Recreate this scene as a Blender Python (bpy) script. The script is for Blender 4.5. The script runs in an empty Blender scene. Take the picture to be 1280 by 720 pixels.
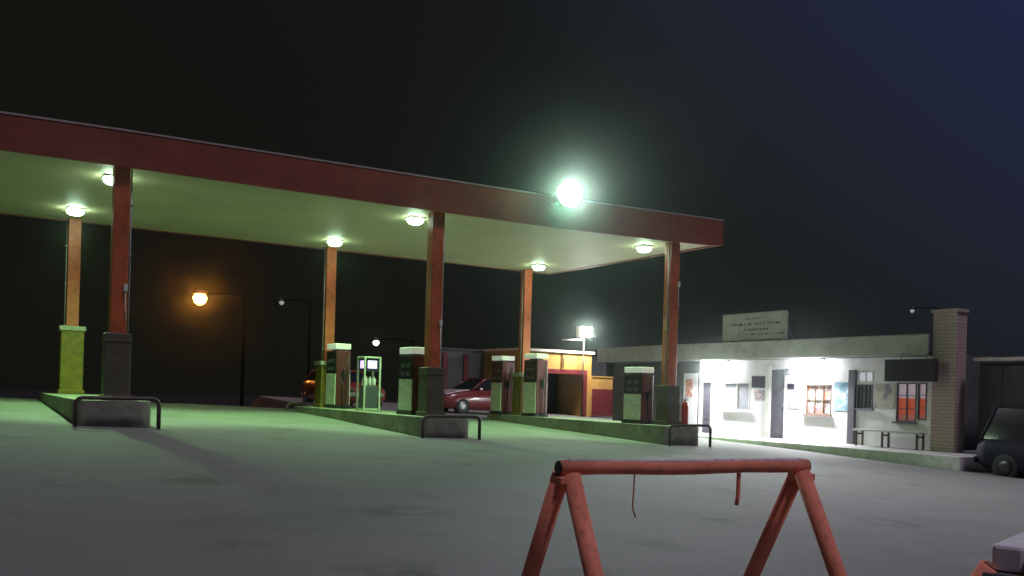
import bpy, bmesh, math, random
from mathutils import Vector, Matrix, noise
random.seed(11)
R = math.radians
sc = bpy.context.scene
col = sc.collection

# ------------------------------------------------------------------ helpers
class MB:
    """collects shapes in one bmesh; build() links them as one mesh object"""
    def __init__(s): s.bm = bmesh.new()
    def box(s, x0, x1, y0, y1, z0, z1, bev=0.0, M=None):
        vs = [s.bm.verts.new((x, y, z)) for z in (z0, z1) for y in (y0, y1) for x in (x0, x1)]
        fs = [s.bm.faces.new([vs[i] for i in q]) for q in
              ((0, 2, 3, 1), (4, 5, 7, 6), (0, 1, 5, 4), (2, 6, 7, 3), (0, 4, 6, 2), (1, 3, 7, 5))]
        geom = vs
        if bev > 0:
            es = list({e for f in fs for e in f.edges})
            r = bmesh.ops.bevel(s.bm, geom=es, offset=bev, segments=2, affect='EDGES', profile=.5)
            geom = list({v for f in r['faces'] for v in f.verts} | {v for v in vs if v.is_valid})
        if M is not None: bmesh.ops.transform(s.bm, matrix=M, verts=[v for v in geom if v.is_valid])
        return s
    def tube(s, pts, r, seg=10, r2=None, cap=True):
        pts = [Vector(p) for p in pts]; rings = []
        n = len(pts)
        for i, p in enumerate(pts):
            d = (pts[min(i + 1, n - 1)] - pts[max(i - 1, 0)]).normalized()
            a = d.orthogonal() if i == 0 else (a - d * a.dot(d))
            a = a.normalized(); b = d.cross(a)
            rr = r if r2 is None else r + (r2 - r) * i / (n - 1)
            rings.append([s.bm.verts.new(p + (a * math.cos(t) + b * math.sin(t)) * rr)
                          for t in [2 * math.pi * k / seg for k in range(seg)]])
        for i in range(n - 1):
            for k in range(seg):
                f = s.bm.faces.new((rings[i][k], rings[i][(k + 1) % seg], rings[i + 1][(k + 1) % seg], rings[i + 1][k])); f.smooth = True
        if cap:
            s.bm.faces.new(rings[0][::-1]); s.bm.faces.new(rings[-1])
        return s
    def lathe(s, prof, c=(0, 0, 0), seg=20, M=None):
        rings = []
        for (r, z) in prof:
            rings.append([s.bm.verts.new((c[0] + r * math.cos(2 * math.pi * k / seg), c[1] + r * math.sin(2 * math.pi * k / seg), c[2] + z)) for k in range(seg)])
        for i in range(len(prof) - 1):
            for k in range(seg):
                f = s.bm.faces.new((rings[i][k], rings[i][(k + 1) % seg], rings[i + 1][(k + 1) % seg], rings[i + 1][k])); f.smooth = True
        s.bm.faces.new(rings[0][::-1]); s.bm.faces.new(rings[-1])
        if M is not None: bmesh.ops.transform(s.bm, matrix=M, verts=[v for r in rings for v in r])
        return s
    def prism(s, poly, axis, a, b):
        """polygon in the plane across axis ('x': (y,z), 'y': (x,z), 'z': (x,y)), extruded from a to b"""
        def P(u, v, w): return {'x': (w, u, v), 'y': (u, w, v), 'z': (u, v, w)}[axis]
        A = [s.bm.verts.new(P(u, v, a)) for u, v in poly]; B = [s.bm.verts.new(P(u, v, b)) for u, v in poly]
        s.bm.faces.new(A); s.bm.faces.new(B[::-1])
        for i in range(len(poly)):
            j = (i + 1) % len(poly); s.bm.faces.new((A[j], A[i], B[i], B[j]))
        return s
    def quad(s, *ps):
        s.bm.faces.new([s.bm.verts.new(p) for p in ps]); return s
    def build(s, name, mat, parent=None, loc=None, recalc=True):
        if recalc: bmesh.ops.recalc_face_normals(s.bm, faces=s.bm.faces)
        me = bpy.data.meshes.new(name); s.bm.to_mesh(me); s.bm.free()
        for m in (mat if isinstance(mat, (list, tuple)) else [mat]): me.materials.append(m)
        o = bpy.data.objects.new(name, me); col.objects.link(o)
        if parent is not None: o.parent = parent
        if loc is not None: o.location = loc
        return o

def tag(o, label, cat, group=None):
    o['label'] = label; o['category'] = cat
    if group: o['group'] = group
    return o
def thing(name, label, cat, loc=(0, 0, 0), rz=0, group=None):
    o = bpy.data.objects.new(name, None); col.objects.link(o)
    o.empty_display_size = .3; o.location = loc; o.rotation_euler = (0, 0, rz)
    return tag(o, label, cat, group)
def struct(o): o['kind'] = 'structure'; return o
def dup(root, loc, rz=None, label=None):
    """copy of a thing with copies of its parts and sub-parts (and its lamp)"""
    def cp(o, par):
        c = o.copy(); col.objects.link(c)
        if par is not None: c.parent = par
        for ch in list(o.children): cp(ch, c)
        return c
    c = cp(root, None); c.location = loc
    if rz is not None: c.rotation_euler = (0, 0, rz)
    if label: c['label'] = label
    return c

# ------------------------------------------------------------------ materials
def mat(name, c, rough=.6, metal=0., var=.25, scale=3., bump=.15, bscale=40., dirt=None, spec=.5, coat=0., dirt_amt=.5, dscale=None):
    m = bpy.data.materials.new(name); m.use_nodes = True
    nt = m.node_tree; N = nt.nodes; L = nt.links
    b = N['Principled BSDF']
    tc = N.new('ShaderNodeTexCoord')
    n1 = N.new('ShaderNodeTexNoise'); n1.inputs['Scale'].default_value = scale; n1.inputs['Detail'].default_value = 8; n1.inputs['Roughness'].default_value = .65
    L.new(tc.outputs['Object'], n1.inputs['Vector'])
    mp = N.new('ShaderNodeMapRange'); mp.inputs['From Min'].default_value = .3; mp.inputs['From Max'].default_value = .7
    mp.inputs['To Min'].default_value = 1 - var; mp.inputs['To Max'].default_value = 1 + var
    L.new(n1.outputs['Fac'], mp.inputs['Value'])
    mul = N.new('ShaderNodeMix'); mul.data_type = 'RGBA'; mul.blend_type = 'MULTIPLY'; mul.inputs['Factor'].default_value = 1
    mul.inputs['A'].default_value = (*c, 1); L.new(mp.outputs['Result'], mul.inputs['B'])
    out = mul.outputs['Result']
    if dirt:
        n2 = N.new('ShaderNodeTexNoise'); n2.inputs['Scale'].default_value = dscale or scale * 2.3; n2.inputs['Detail'].default_value = 10; n2.inputs['Roughness'].default_value = .75
        n2.noise_dimensions = '3D'; L.new(tc.outputs['Object'], n2.inputs['Vector'])
        rp = N.new('ShaderNodeMapRange'); rp.inputs['From Min'].default_value = .5; rp.inputs['From Max'].default_value = .68
        rp.inputs['To Min'].default_value = 0; rp.inputs['To Max'].default_value = dirt_amt
        L.new(n2.outputs['Fac'], rp.inputs['Value'])
        mx = N.new('ShaderNodeMix'); mx.data_type = 'RGBA'; L.new(rp.outputs['Result'], mx.inputs['Factor'])
        L.new(out, mx.inputs['A']); mx.inputs['B'].default_value = (*dirt, 1); out = mx.outputs['Result']
    L.new(out, b.inputs['Base Color'])
    b.inputs['Roughness'].default_value = rough; b.inputs['Metallic'].default_value = metal
    b.inputs['Specular IOR Level'].default_value = spec; b.inputs['Coat Weight'].default_value = coat
    if bump > 0:
        n3 = N.new('ShaderNodeTexNoise'); n3.inputs['Scale'].default_value = bscale; n3.inputs['Detail'].default_value = 5
        L.new(tc.outputs['Object'], n3.inputs['Vector'])
        bp = N.new('ShaderNodeBump'); bp.inputs['Strength'].default_value = bump; bp.inputs['Distance'].default_value = .01
        L.new(n3.outputs['Fac'], bp.inputs['Height']); L.new(bp.outputs['Normal'], b.inputs['Normal'])
    return m
def emis(name, c, s, base=(.8, .8, .8)):
    m = bpy.data.materials.new(name); m.use_nodes = True
    b = m.node_tree.nodes['Principled BSDF']
    b.inputs['Base Color'].default_value = (*base, 1); b.inputs['Emission Color'].default_value = (*c, 1); b.inputs['Emission Strength'].default_value = s
    return m

RED = mat('orange red enamel paint', (.52, .115, .040), .45, var=.3, scale=2.2, dirt=(.10, .03, .02), dirt_amt=.6, dscale=5)
FASC = mat('faded dark red fascia paint', (.27, .068, .040), .5, var=.25, scale=.7, dirt=(.09, .03, .03), dirt_amt=.5, dscale=1.6)
TRIM = mat('pale metal edge trim', (.42, .34, .32), .45, var=.2)
SOFF = mat('cream soffit sheeting', (.45, .42, .255), .6, var=.12, scale=.8, dirt=(.40, .35, .21), dirt_amt=.35, dscale=.9, bump=.05)
OLIVE = mat('worn yellow casing paint', (.20, .135, .010), .55, var=.35, scale=4, dirt=(.08, .085, .03), dirt_amt=.8, dscale=7)
GREY_CASE = mat('weathered grey casing paint', (.105, .092, .058), .6, var=.3, scale=3, dirt=(.05, .05, .04), dirt_amt=.7)
CAPM = mat('grimy pale casing cap', (.40, .38, .28), .6, var=.3, scale=6, dirt=(.16, .15, .1), dirt_amt=.7)
WPAINT = mat('white enamel paint', (.74, .74, .68), .4, var=.12, scale=4, dirt=(.35, .32, .22), dirt_amt=.5, dscale=6)
PUMPW = mat('stained white pump panel', (.66, .68, .58), .4, var=.15, scale=5, dirt=(.3, .3, .2), dirt_amt=.6, dscale=8)
PUMPR = mat('dark red pump panel', (.12, .02, .02), .4, var=.25, scale=4, dirt=(.12, .04, .03), dirt_amt=.5)
BLACK = mat('black plastic', (.018, .018, .02), .4, var=.2)
RUBBER = mat('black rubber', (.015, .015, .015), .75, var=.3)
STEEL = mat('dull galvanised steel', (.30, .30, .30), .45, .8, var=.25)
DARKPIPE = mat('grimy dark pipe paint', (.07, .055, .045), .5, var=.4, scale=8, dirt=(.16, .05, .03))
CONC = mat('stained kerb concrete', (.26, .26, .20), .85, var=.3, scale=1.6, bump=.5, bscale=60, dirt=(.08, .085, .06), dirt_amt=.75, dscale=4)
PAVE = mat('pale pavement concrete', (.42, .41, .40), .8, var=.15, scale=1.5, bump=.4, bscale=50, dirt=(.24, .23, .22), dirt_amt=.5)
WALLW = mat('white plaster wall paint', (.78, .78, .78), .7, var=.06, scale=2, bump=.25, bscale=25, dirt=(.5, .49, .46), dirt_amt=.5, dscale=1.8)
FASCG = mat('weathered grey shop fascia', (.52, .52, .50), .6, var=.2, scale=1.2, dirt=(.2, .2, .18), dirt_amt=.5)
BRICK_RED = mat('dull red', (.3, .07, .05), .6)
YELLOW = mat('ochre wall paint', (.62, .36, .10), .75, var=.2, scale=1.5, bump=.3, dirt=(.30, .20, .08), dirt_amt=.5)
MAROON = mat('maroon gloss paint', (.20, .03, .04), .45, var=.25)
DARKIN = mat('dark interior paint', (.05, .05, .05), .8)
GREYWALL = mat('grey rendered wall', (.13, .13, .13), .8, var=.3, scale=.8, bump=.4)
GREYDOOR = mat('grey door paint', (.11, .105, .13), .5, var=.15)
PURPLE = mat('dark purple sign paint', (.045, .03, .07), .45)
DKBLUE = mat('dark awning fabric', (.028, .026, .04), .7, var=.25)
UNLITGROUND = mat('blackened unlit ground', (.012, .011, .009), .95, var=.4, scale=.6, bump=.6, bscale=6)  # near black stands in for unlit ground beyond the lot
BARK = mat('dark bark', (.05, .04, .03), .9, bump=.6, bscale=20)
LEAF = mat('dark green leaves', (.035, .055, .022), .6, var=.5, scale=2)
BARRED = mat('barrier orange red paint', (.88, .29, .18), .75, spec=.25, var=.18, scale=7, dirt=(.16, .055, .04), dirt_amt=.6, dscale=14, bump=.1)
PIPEGLINT = mat('pale pipe highlight paint', (.85, .70, .68), .45, var=.2, scale=9, dirt=(.4, .08, .05), dirt_amt=.8, dscale=12)  # painted gloss highlight for the barrier bar
BARWHITE = mat('barrier white paint', (.86, .83, .84), .5, var=.12, scale=6, dirt=(.4, .3, .28), dirt_amt=.5, dscale=10)
CARRED = mat('red car paint', (.33, .035, .02), .3, var=.05, bump=0, coat=.6)
CARMAR = mat('dark red car paint', (.16, .02, .022), .3, var=.05, bump=0, coat=.6)
CARNAVY = mat('dark navy car paint', (.007, .007, .017), .7, var=.1, bump=0, coat=0., spec=.2)
CARGLASS = mat('dark car glass', (.012, .014, .016), .08, var=.1, bump=0)
CARPALE = mat('pale plate paint and bonnet sheen', (.55, .45, .44), .35, var=.08, bump=0)
TAIL = mat('red lamp lens', (.5, .02, .02), .15, bump=0)
HLAMP = mat('clear lamp lens', (.08, .08, .08), .1, bump=0)
NIGHTPOLE = mat('night blackened pole', (.004, .004, .004), .95, spec=.05)  # blackened so the poles are lost in the dark
EXT = mat('extinguisher red', (.62, .05, .03), .3, bump=0)
L_CAN = emis('canopy lamp glow', (.66, 1., .70), 52)
L_FLOOD = emis('floodlight glow', (.42, 1., .54), 300)
L_TUBE = emis('white tube glow', (.93, .94, 1.), 24)
L_YARD = emis('yard lamp glow', (.95, .98, 1.), 300)
L_SOD = emis('sodium lamp glow', (1., .30, .04), 170)
L_FAR = emis('far lamp glow', (1., .93, .8), 5)
L_FARDIM = emis('dim far lamp glow', (.8, .8, .8), .35)
L_DISP = emis('violet display glow', (.62, .45, .95), 1.6)
L_HEAD = emis('lit pump header', (.80, .95, .78), .28, (.7, .72, .6))

def brick_mat():
    m = bpy.data.materials.new('reddish brick'); m.use_nodes = True
    nt = m.node_tree; N = nt.nodes; L = nt.links; b = N['Principled BSDF']
    tc = N.new('ShaderNodeTexCoord'); mp = N.new('ShaderNodeMapping'); mp.inputs['Rotation'].default_value = (R(90), 0, R(90))
    sx = N.new('ShaderNodeSeparateXYZ'); ad = N.new('ShaderNodeMath'); cx = N.new('ShaderNodeCombineXYZ')
    L.new(tc.outputs['Object'], sx.inputs[0]); L.new(sx.outputs['X'], ad.inputs[0]); L.new(sx.outputs['Y'], ad.inputs[1])
    L.new(ad.outputs[0], cx.inputs['X']); L.new(sx.outputs['Z'], cx.inputs['Y'])
    br = N.new('ShaderNodeTexBrick'); br.inputs['Color1'].default_value = (.58, .42, .38, 1); br.inputs['Color2'].default_value = (.52, .38, .35, 1)
    br.inputs['Mortar'].default_value = (.30, .26, .23, 1); br.inputs['Scale'].default_value = 1; br.inputs['Brick Width'].default_value = .23
    br.inputs['Row Height'].default_value = .085; br.inputs['Mortar Size'].default_value = .008
    L.new(cx.outputs[0], br.inputs['Vector']); L.new(br.outputs['Color'], b.inputs['Base Color']); b.inputs['Roughness'].default_value = .85
    return m
BRICK = brick_mat()

def ground_mat():
    m = bpy.data.materials.new('worn forecourt asphalt'); m.use_nodes = True
    nt = m.node_tree; N = nt.nodes; L = nt.links; b = N['Principled BSDF']
    tc = N.new('ShaderNodeTexCoord')
    def nz(s, d=8, r=.6):
        n = N.new('ShaderNodeTexNoise'); n.inputs['Scale'].default_value = s; n.inputs['Detail'].default_value = d; n.inputs['Roughness'].default_value = r
        L.new(tc.outputs['Object'], n.inputs['Vector']); return n.outputs['Fac']
    def mr(v, a, c, lo, hi):
        q = N.new('ShaderNodeMapRange'); q.inputs['From Min'].default_value = a; q.inputs['From Max'].default_value = c
        q.inputs['To Min'].default_value = lo; q.inputs['To Max'].default_value = hi; L.new(v, q.inputs['Value']); return q.outputs['Result']
    def mix(f, A, B):
        x = N.new('ShaderNodeMix'); x.data_type = 'RGBA'
        if isinstance(f, float): x.inputs['Factor'].default_value = f
        else: L.new(f, x.inputs['Factor'])
        for k, v in (('A', A), ('B', B)):
            if isinstance(v, tuple): x.inputs[k].default_value = (*v, 1)
            else: L.new(v, x.inputs[k])
        return x.outputs['Result']
    c = mix(mr(nz(.22), .35, .68, 0., 1.), (.175, .17, .165), (.21, .205, .20))          # broad patches
    c = mix(mr(nz(1.3, 10, .7), .46, .70, 0., .5), c, (.115, .11, .105))               # tyre grime
    v = N.new('ShaderNodeTexVoronoi'); v.inputs['Scale'].default_value = .55; v.inputs['Randomness'].default_value = 1
    L.new(tc.outputs['Object'], v.inputs['Vector'])
    st = N.new('ShaderNodeMath'); st.operation = 'MULTIPLY'
    L.new(mr(v.outputs['Distance'], .10, .30, 1., 0.), st.inputs[0]); L.new(mr(nz(3., 6), .42, .6, 0., .75), st.inputs[1])
    c = mix(st.outputs[0], c, (.055, .053, .05))                                        # oil spots
    ve = N.new('ShaderNodeTexVoronoi'); ve.feature = 'DISTANCE_TO_EDGE'; ve.inputs['Scale'].default_value = .28
    wp = N.new('ShaderNodeMix'); wp.data_type = 'VECTOR'; wp.inputs['Factor'].default_value = .12
    nw = N.new('ShaderNodeTexNoise'); nw.inputs['Scale'].default_value = 1.4; nw.inputs['Detail'].default_value = 6; L.new(tc.outputs['Object'], nw.inputs['Vector'])
    L.new(tc.outputs['Object'], wp.inputs['A']); L.new(nw.outputs['Color'], wp.inputs['B']); L.new(wp.outputs['Result'], ve.inputs['Vector'])
    ck = N.new('ShaderNodeMath'); ck.operation = 'MULTIPLY'
    L.new(mr(ve.outputs['Distance'], .0, .004, .3, 0.), ck.inputs[0]); L.new(mr(nz(.5), .45, .55, 0., 1.), ck.inputs[1])
    c = mix(ck.outputs[0], c, (.05, .05, .048))                                         # cracks
    c = mix(mr(nz(55., 3), .4, .65, 0., .35), c, (.28, .27, .26))                       # aggregate
    L.new(c, b.inputs['Base Color']); b.inputs['Roughness'].default_value = .82; b.inputs['Specular IOR Level'].default_value = .3
    bp = N.new('ShaderNodeBump'); bp.inputs['Strength'].default_value = .5; bp.inputs['Distance'].default_value = .012
    L.new(nz(45., 6), bp.inputs['Height']); L.new(bp.outputs['Normal'], b.inputs['Normal'])
    return m
ASPH = ground_mat()

# ------------------------------------------------------------------ ground (gently falling forecourt)
def ss(a, b, x):
    t = min(1, max(0, (x - a) / (b - a))); return t * t * (3 - 2 * t)
def edge_y(x):
    e = 8.9 if x > -3 else 7.6 + 1.3 * max(0, (x + 7) / 4)
    return e + 9.8 * ss(.75, 1.35, x)
def gz(x, y):
    cx = max(-26, min(30, x)); cy = max(-34, min(24, y))
    z = -.05 - .031 * cx + .032 * cy
    z -= 2.4 * ss(0, 3.2, y - edge_y(x))  # drop added so ground past the lot edge stays hidden and black
    return z
def axis(lo, hi, fine_lo, fine_hi, step):
    a = [fine_lo + i * step for i in range(int(round((fine_hi - fine_lo) / step)) + 1)]
    s, v = step, a[-1]
    while v < hi: s *= 1.5; v += s; a.append(v)
    s, v = step, a[0]
    while v > lo: s *= 1.5; v -= s; a.insert(0, v)
    return a
gm = MB(); xs = axis(-250, 250, -14, 16, .4); ys = axis(-250, 250, -20, 18, .4)
V = [[gm.bm.verts.new((x, y, gz(x, y) + .012 * noise.noise(Vector((x * .35, y * .35, 0))))) for x in xs] for y in ys]
for j in range(len(ys) - 1):
    for i in range(len(xs) - 1):
        f = gm.bm.faces.new((V[j][i], V[j][i + 1], V[j + 1][i + 1], V[j + 1][i])); f.smooth = True
        cx, cy = (xs[i] + xs[i + 1]) / 2, (ys[j] + ys[j + 1]) / 2
        if cy > edge_y(cx) - .15 or cy > 40 or max(ss(0, 3.2, y_ - edge_y(x_)) for x_ in xs[i:i + 2] for y_ in ys[j:j + 2]) > .004 or cx < -40 or cx > 60: f.material_index = 1
struct(gm.build('ground', [ASPH, UNLITGROUND], recalc=False))

# ------------------------------------------------------------------ canopy
COLX = (-6.4, 0., 6.4); FCOLX = (-6.3, .03, 6.74); ITOP = (.57, .35, .20)
CF, CR = .12, 6.52
FX = [-10.6, -6.4, 0., 3.2, 6.4, 7.9, 8.2]; FB = [4.70, 4.72, 4.72, 4.74, 4.80, 4.85, 4.90]; FT = [5.27, 5.35, 5.40, 5.43, 5.49, 5.52, 5.52]
FY = -.16; RX = [-10.6, -6.4, 0., 3.2, 6.4, 7.2, 7.5]; RY = 6.82; RB = 4.72; RT = 5.25
can = thing('fuel_canopy', 'large flat canopy with dark red fascia on six orange red columns over the pumps', 'canopy', (0, 3.3, 0))
def loc(y): return y - 3.3
fm = MB()
def ribbon(m, pts0, pts1, off):
    """closed strip: outer face through pts0(bottom)/pts1(top), inner face shifted by off"""
    o = Vector(off); A = [m.bm.verts.new(p) for p in pts0]; B = [m.bm.verts.new(p) for p in pts1]
    C = [m.bm.verts.new(Vector(p) + o) for p in pts0]; D = [m.bm.verts.new(Vector(p) + o) for p in pts1]
    for i in range(len(pts0) - 1):
        for P, Q in ((A, B), (B, D), (D, C), (C, A)): m.bm.faces.new((P[i], P[i + 1], Q[i + 1], Q[i]))
    for i in (0, len(pts0) - 1): m.bm.faces.new((A[i], B[i], D[i], C[i]))
ribbon(fm, [(x, loc(FY), z) for x, z in zip(FX, FB)], [(x, loc(FY), z) for x, z in zip(FX, FT)], (0, .07, 0))
ribbon(fm, [(x, loc(RY), RB) for x in RX], [(x, loc(RY), RT) for x in RX], (0, -.07, 0))
ribbon(fm, [(8.19, loc(FY + .075), 4.89), (7.49, loc(RY - .075), RB + .004)], [(8.19, loc(FY + .075), 5.51), (7.49, loc(RY - .075), RT - .004)], (-.07, 0, 0))
ribbon(fm, [(-10.59, loc(FY + .075), 4.70), (-10.59, loc(RY - .075), RB + .004)], [(-10.59, loc(FY + .075), 5.26), (-10.59, loc(RY - .075), RT - .004)], (.07, 0, 0))
fm.build('fascia', FASC, can)
tm = MB()
ribbon(tm, [(x, loc(FY - .012), z + .001) for x, z in zip(FX, FT)], [(x, loc(FY - .012), z + .035) for x, z in zip(FX, FT)], (0, .10, 0))
ribbon(tm, [(8.20, loc(FY + .09), 5.521), (7.50, loc(RY + .01), RT + .001)], [(8.20, loc(FY + .09), 5.555), (7.50, loc(RY + .01), RT + .035)], (-.10, 0, 0))
tm.build('edge_trim', TRIM, can)
sm = MB(); rows = 8
grid = [[sm.bm.verts.new((fx * (1 - t) + rx * t, loc(FY + .075 + (RY - FY - .15) * t), (fb + .03) * (1 - t) + (RB + .02) * t))
         for fx, fb, rx in zip([x - .08 * (x > 8) + .08 * (x < -10) for x in FX], FB, [x - .08 * (x > 7.3) + .08 * (x < -10) for x in RX])] for t in [k / rows for k in range(rows + 1)]]
for j in range(rows):
    for i in range(len(FX) - 1): sm.bm.faces.new((grid[j][i], grid[j + 1][i], grid[j + 1][i + 1], grid[j][i + 1]))
sf = sm.build('soffit', SOFF, can)
md = sf.modifiers.new('thick', 'SOLIDIFY'); md.thickness = .04; md.offset = 1
dk = MB(); A = [(FX[0] + .09, loc(FY + .09)), (8.1, loc(FY + .09)), (7.4, loc(RY - .09)), (RX[0] + .09, loc(RY - .09))]
dk.prism(A, 'z', 5.02, 5.14); dk.build('roof_deck', STEEL, can)

for i, cx in enumerate(COLX):
    for back in (0, 1):
        cy = CR if back else CF; z0 = ITOP[i]; top = 4.765 if not back else 4.74
        if i == 2 and not back: top = 4.83
        c = MB().box(-.135, .135, -.135, .135, 0, top - z0, .012).build('column', RED, can, (cx if back else FCOLX[i], loc(cy), z0))
        c['label'] = ['square red column lit from the front, yellow or grey casing at its foot', 'square dark red column in the shade of the lamp behind it'][1 - back]
        hgt = {(0, 0): 1.2, (1, 0): 1.05, (2, 0): 1.0, (0, 1): 1.5, (1, 1): 1.15, (2, 1): 1.2}[(i, back)]
        w = .25 if back else .215
        b = MB().box(-w, w, -w, w, .002, hgt, .02)
        b.box(-w - .03, w + .03, -w - .03, w + .03, 0.003, .10, .01)
        b.build('casing', OLIVE if back else GREY_CASE, c)
        if back:
            MB().box(-w - .035, w + .035, -w - .035, w + .035, hgt + .002, hgt + .11, .01).build('casing_cap', CAPM, c)
        else:
            MB().box(-w - .012, w + .012, -w - .012, w + .012, hgt - .16, hgt - .12, .003).build('casing_band', GREY_CASE, c)
        cd = MB()
        sgn = -1 if (i == 2 or back) else 1
        cd.tube([(sgn * .165, -.06, .9), (sgn * .165, -.06, 2.3), (sgn * .172, -.06, 2.36), (sgn * .165, -.06, 2.42), (sgn * .165, -.06, top - z0 - .03)], .016, 8)
        for zz in (1.6, 2.6, 3.5): cd.box(sgn * .165 - .03, sgn * .165 + .03, -.085, -.035, zz, zz + .03, .004)
        if i == 2 and not back:
            for zz in (2.38, 2.52, 2.66): cd.lathe([(.02, 0), (.04, .01), (.04, .05), (.02, .06)], (sgn * .17, -.06, zz), 10)
        cd.build('conduit', STEEL, c)
        if not back:
            zb = (1.95, 1.95, 3.5)[i]
            j = MB().box(.06, .13, -.19, -.137, zb, zb + .13, .008)
            j.tube([(.095, -.165, zb), (.095, -.165, zb - .3), (.12, -.15, zb - .5)], .008, 6)
            j.build('junction_box', WPAINT, c)

# canopy lamps (each a fitting of its own hung from the soffit)
def canopy_light(x, y, z, back, label):
    t = thing('canopy_light', label, 'lamp', (x, y, z), 0, 'lamps under the canopy')
    MB().box(-.185, .185, -.185, .185, -.03, .0, .008).build('housing', WPAINT, t)
    b = MB()
    b.lathe([(.172, -.031), (.178, -.07), (.165, -.105), (.12, -.135), (.05, -.145)], (0, 0, 0), 20)
    b.build('lens', L_CAN, t)
    ld = bpy.data.lights.new('canopy_lamp', 'SPOT'); ld.energy = 840; ld.color = (.46, 1., .38); ld.spot_size = R(108); ld.spot_blend = .55; ld.shadow_soft_size = .12
    lo = bpy.data.objects.new('canopy_lamp', ld); col.objects.link(lo); lo.parent = t; lo.location = (0, 0, -.34)
    lo.rotation_euler = (R(27) * (-1 if back else 1), 0, 0)
    return t
for (i, back, lab) in ((0, 0, 'white canopy lamp left of the front column at the end without pumps'),
                       (0, 1, 'white canopy lamp beside the column with the yellow casing and white cap'),
                       (1, 0, 'white canopy lamp left of the front column between the other two front columns'),
                       (1, 1, 'white canopy lamp above the pump with the dark red end, beside the middle rear column'),
                       (2, 0, 'white canopy lamp beside the front column next to the brightly lit shop'),
                       (2, 1, 'white canopy lamp beside the rear column in front of the ochre garage')):
    dx, y = {(0, 0): (.08, .97), (0, 1): (-.15, 5.0), (1, 0): (-.08, .95), (1, 1): (-.38, 5.18), (2, 0): (.05, .90), (2, 1): (-.28, 5.40)}[(i, back)]
    z = 4.745 if not back else 4.742
    if i == 2 and not back: z = 4.80
    canopy_light(COLX[i] + dx, y, z, back, lab)

# floodlight on the fascia
fl = thing('floodlight', 'glaring greenish white floodlight on top of the canopy fascia', 'floodlight', (3.1, -.45, 5.46))
MR = Matrix.Rotation(R(90), 4, 'X')
MB().lathe([(.29, .02), (.32, .03), (.32, -.02), (.25, -.13), (.14, -.20), (.10, -.26)], (0, 0, 0), 28, MR).build('housing', STEEL, fl)
MB().lathe([(.275, .022), (.285, .032), (.23, .065), (.12, .085)], (0, 0, 0), 28, MR).build('lens', L_FLOOD, fl)
bk = MB(); bk.tube([(-.31, .0, 0), (-.36, .0, -.05), (-.36, .27, -.1)], .018, 8); bk.tube([(.31, .0, 0), (.36, .0, -.05), (.36, .27, -.1)], .018, 8)
bk.box(-.40, .40, .262, .276, -.16, -.04, .003); bk.build('bracket', STEEL, fl)
fl.rotation_euler = (R(-10), 0, R(-14))
ld = bpy.data.lights.new('flood_lamp', 'SPOT'); ld.energy = 5600; ld.color = (.95, .92, 1.02); ld.spot_size = R(116); ld.spot_blend = 1.; ld.shadow_soft_size = .2
lo = bpy.data.objects.new('flood_lamp', ld); col.objects.link(lo); lo.parent = fl; lo.location = (0, -.16, 0); lo.rotation_euler = (R(-72), 0, R(27))

# ------------------------------------------------------------------ pump islands and guard hoops
ISL_END = (7.45, 7.6, 8.1)
for i, cx in enumerate(COLX):
    y0, y1 = -.72, ISL_END[i]
    zt = ITOP[i]
    zlo = min(gz(cx + s, y) for s in (-.7, .7) for y in (y0, y1)) - .12
    m = MB(); r = .22; n = 5
    poly = []
    for (px, py, a0) in ((.6 - r, y1 - r, 0), (-.6 + r, y1 - r, 90), (-.6 + r, y0 + r, 180), (.6 - r, y0 + r, 270)):
        for k in range(n + 1): poly.append((px + r * math.cos(R(a0 + 90 * k / n)), py + r * math.sin(R(a0 + 90 * k / n))))
    m.prism(poly, 'z', zlo, zt - .002)
    es = [e for e in m.bm.edges if all(abs(v.co.z - zt + .002) < 1e-4 for v in e.verts)]
    bmesh.ops.bevel(m.bm, geom=es, offset=.025, segments=2, affect='EDGES')
    o = m.build('pump_island', CONC, None, (cx, 0, 0))
    if i == 2: o.location.x = 6.55
    tag(o, ('long raised concrete island under the yellow cased column, no pumps on it',
            'long raised concrete island with three pumps under the middle columns',
            'long raised concrete island with pumps nearest the lit shop')[i], 'island', 'raised pump islands')
def hoop(x, y, top, w, label, zg=None):
    g0, g1 = gz(x - w, y) - .06, gz(x + w, y) - .06
    m = MB(); pts = [(-w, 0, g0)]; rr = .12
    for k in range(6): a = R(180 - 18 * k); pts.append((-w + rr + rr * math.cos(a), 0, top - rr + rr * math.sin(a)))
    for k in range(6): a = R(90 - 18 * k); pts.append((w - rr + rr * math.cos(a), 0, top - rr + rr * math.sin(a)))
    pts.append((w, 0, g1)); m.tube(pts, .036, 10)
    tag(m.build('guard_hoop', DARKPIPE, None, (x, y, 0)), label, 'guard rail', 'bent pipe guards at the island ends')
hoop(-6.4, -.93, .62, .66, 'dark bent pipe guard before the island of the yellow cased column')
hoop(0, -.93, .38, .66, 'dark bent pipe guard at the near end of the three pump island')
hoop(6.56, -.93, .23, .66, 'dark bent pipe guard at the near end of the island by the shop')
hoop(0, 7.9, .42, .66, 'dark bent pipe guard at the far end of the three pump island')

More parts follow.
